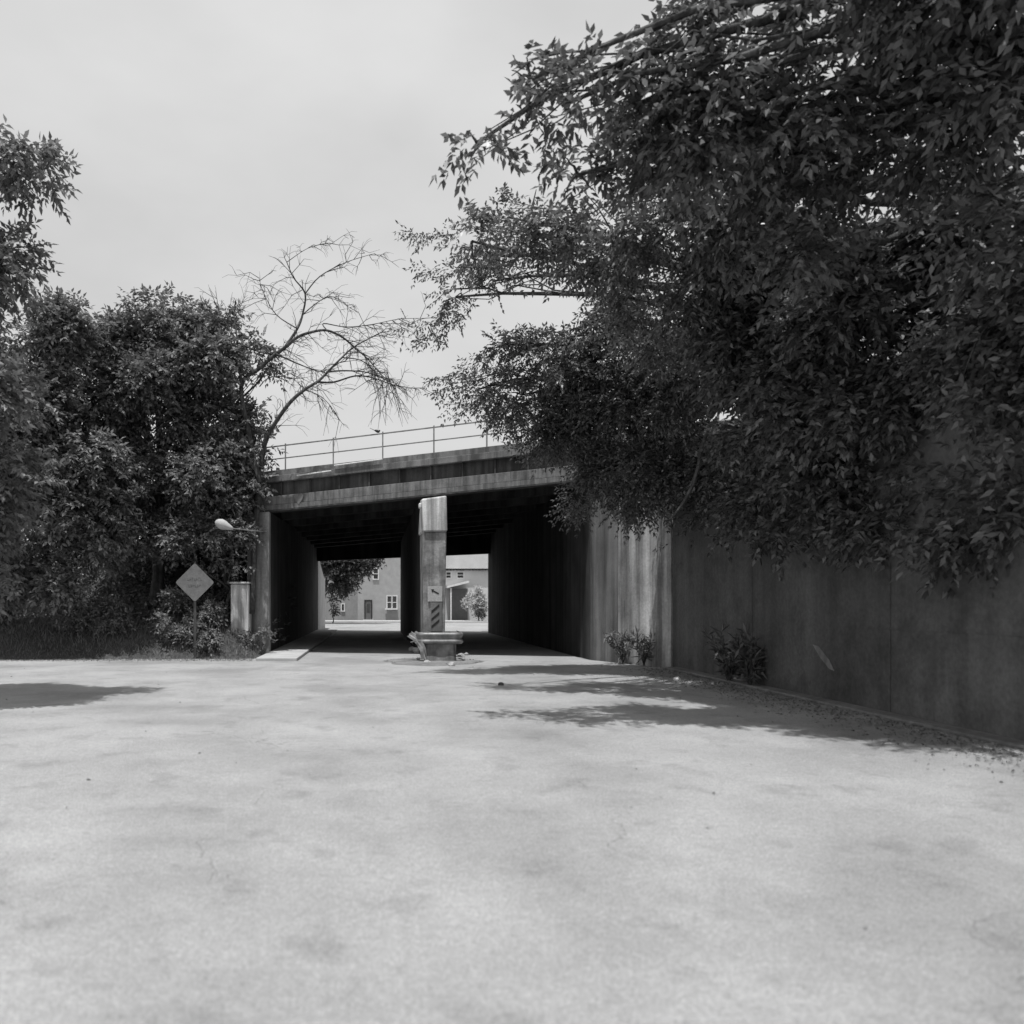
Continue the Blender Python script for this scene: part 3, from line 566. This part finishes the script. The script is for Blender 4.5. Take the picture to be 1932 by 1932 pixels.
for pts, r0, r1 in limbs:
    P3 = [z7(x, y, 23.3 + .35 * math.sin(i * .7)) for i, (x, y) in enumerate(pts)]
    dn = []
    for i in range(len(P3) - 1):
        a_, b_, c_, d_ = P3[max(i - 1, 0)], P3[i], P3[i + 1], P3[min(i + 2, len(P3) - 1)]
        for t in (0, .25, .5, .75): dn.append(.5 * ((2 * b_) + (-a_ + c_) * t + (2 * a_ - 5 * b_ + 4 * c_ - d_) * t * t + (-a_ + 3 * b_ - 3 * c_ + d_) * t ** 3))
    dn.append(P3[-1]); b.tube(dn, list(np.linspace(r0, r1, len(dn))), 7)
    for i in range(len(dn) // 3, len(dn)):                # twigs
        for _ in range(2):
            if rng.random() < .72:
                dr_ = nrm(dn[i] - dn[i - 1]) + rng.normal(size=3) * .7; dr_[1] *= .6; dr_ = nrm(dr_); L_ = rng.uniform(.2, 1.15) ** 1.2
                tp = [dn[i] + dr_ * L_ * t + np.array([0, 0, -.28 * L_ * t * t]) for t in (0, .33, .66, 1)]; tp = [q_ + rng.normal(size=3) * .055 for q_ in tp]; tp[0] = dn[i]; b.tube(tp, [.011, .009, .007, .004], 4)
                for _ in range(3):
                    d2 = nrm(dr_ + rng.normal(size=3) * .6); s2 = tp[int(rng.integers(1, 3))]; b.tube([s2, s2 + d2 * L_ * .3, s2 + d2 * L_ * .5 + np.array([0, 0, -.1])], [.006, .005, .003], 3)
b.obj('trunk', M_bark, bt, smooth=True)

# ------------------------------------------------------------------ plants and litter at the foot of the right wall
def weed(px, py, label, nst=9, h=.7, m=M_leafL, spread=.55):
    Y = F * EYE / (py - VY); x = (px - VX) * Y / F; t = thing('weed', (x, Y, 0), label, 'weed', 'weeds at the foot of the right wall')
    b = MB(); Q = []
    for k in range(nst):
        a = rng.uniform(0, 6.28); tip = np.array([x + math.cos(a) * spread * rng.uniform(.3, 1), Y + math.sin(a) * spread * .6 * rng.uniform(.3, 1), h * rng.uniform(.5, 1)])
        cv = curve((x, Y, 0), tip, .15, 6, .02); b.tube(cv, [.012, .01, .008, .007, .005, .003], 5)
        for p_ in cv[1:]:
            for _ in range(4): Q.append((p_, rng.normal(size=3) * .6 + nrm(tip - np.array([x, Y, 0])) * .5 + np.array([0, 0, .1])))
    b.obj('stem', M_bark, t); pq = np.array([q_[0] for q_ in Q]); dq = np.array([q_[1] for q_ in Q])
    quads('foliage', leaves(pq, dq, rng.uniform(.14, .3, len(pq)), .05), m, t)
weed(1175, 1252, 'leggy weed at the foot of the wall nearest the underpass', 10, .85)
weed(1215, 1256, 'second weed below the pale streaked part of the wall', 10, .8)
weed(1375, 1288.6, 'dark drooping weed against the shaded part of the wall', 14, 1.05, M_leafR)
weed(1415, 1297, 'broad dark weed nearest the pale patch on the wall', 12, .9, M_leafR)
rock('stone', (*at(1278, 1284, F * EYE / 147)[:2], 0), .10, M_white, 'bright pale stone lying on the shaded road by the wall', 'stone', sc=(1.2, .8, .6))
rock('stone', (*at(1392, 1280, 15.6)[:2], 0), .11, M_stone, 'grey stone between the dark weeds at the wall foot', 'stone')
rock('stone', (*at(945, 1293, F * EYE / 156)[:2], 0), .06, M_bark, 'small dark stone alone on the sunlit road', 'stone')
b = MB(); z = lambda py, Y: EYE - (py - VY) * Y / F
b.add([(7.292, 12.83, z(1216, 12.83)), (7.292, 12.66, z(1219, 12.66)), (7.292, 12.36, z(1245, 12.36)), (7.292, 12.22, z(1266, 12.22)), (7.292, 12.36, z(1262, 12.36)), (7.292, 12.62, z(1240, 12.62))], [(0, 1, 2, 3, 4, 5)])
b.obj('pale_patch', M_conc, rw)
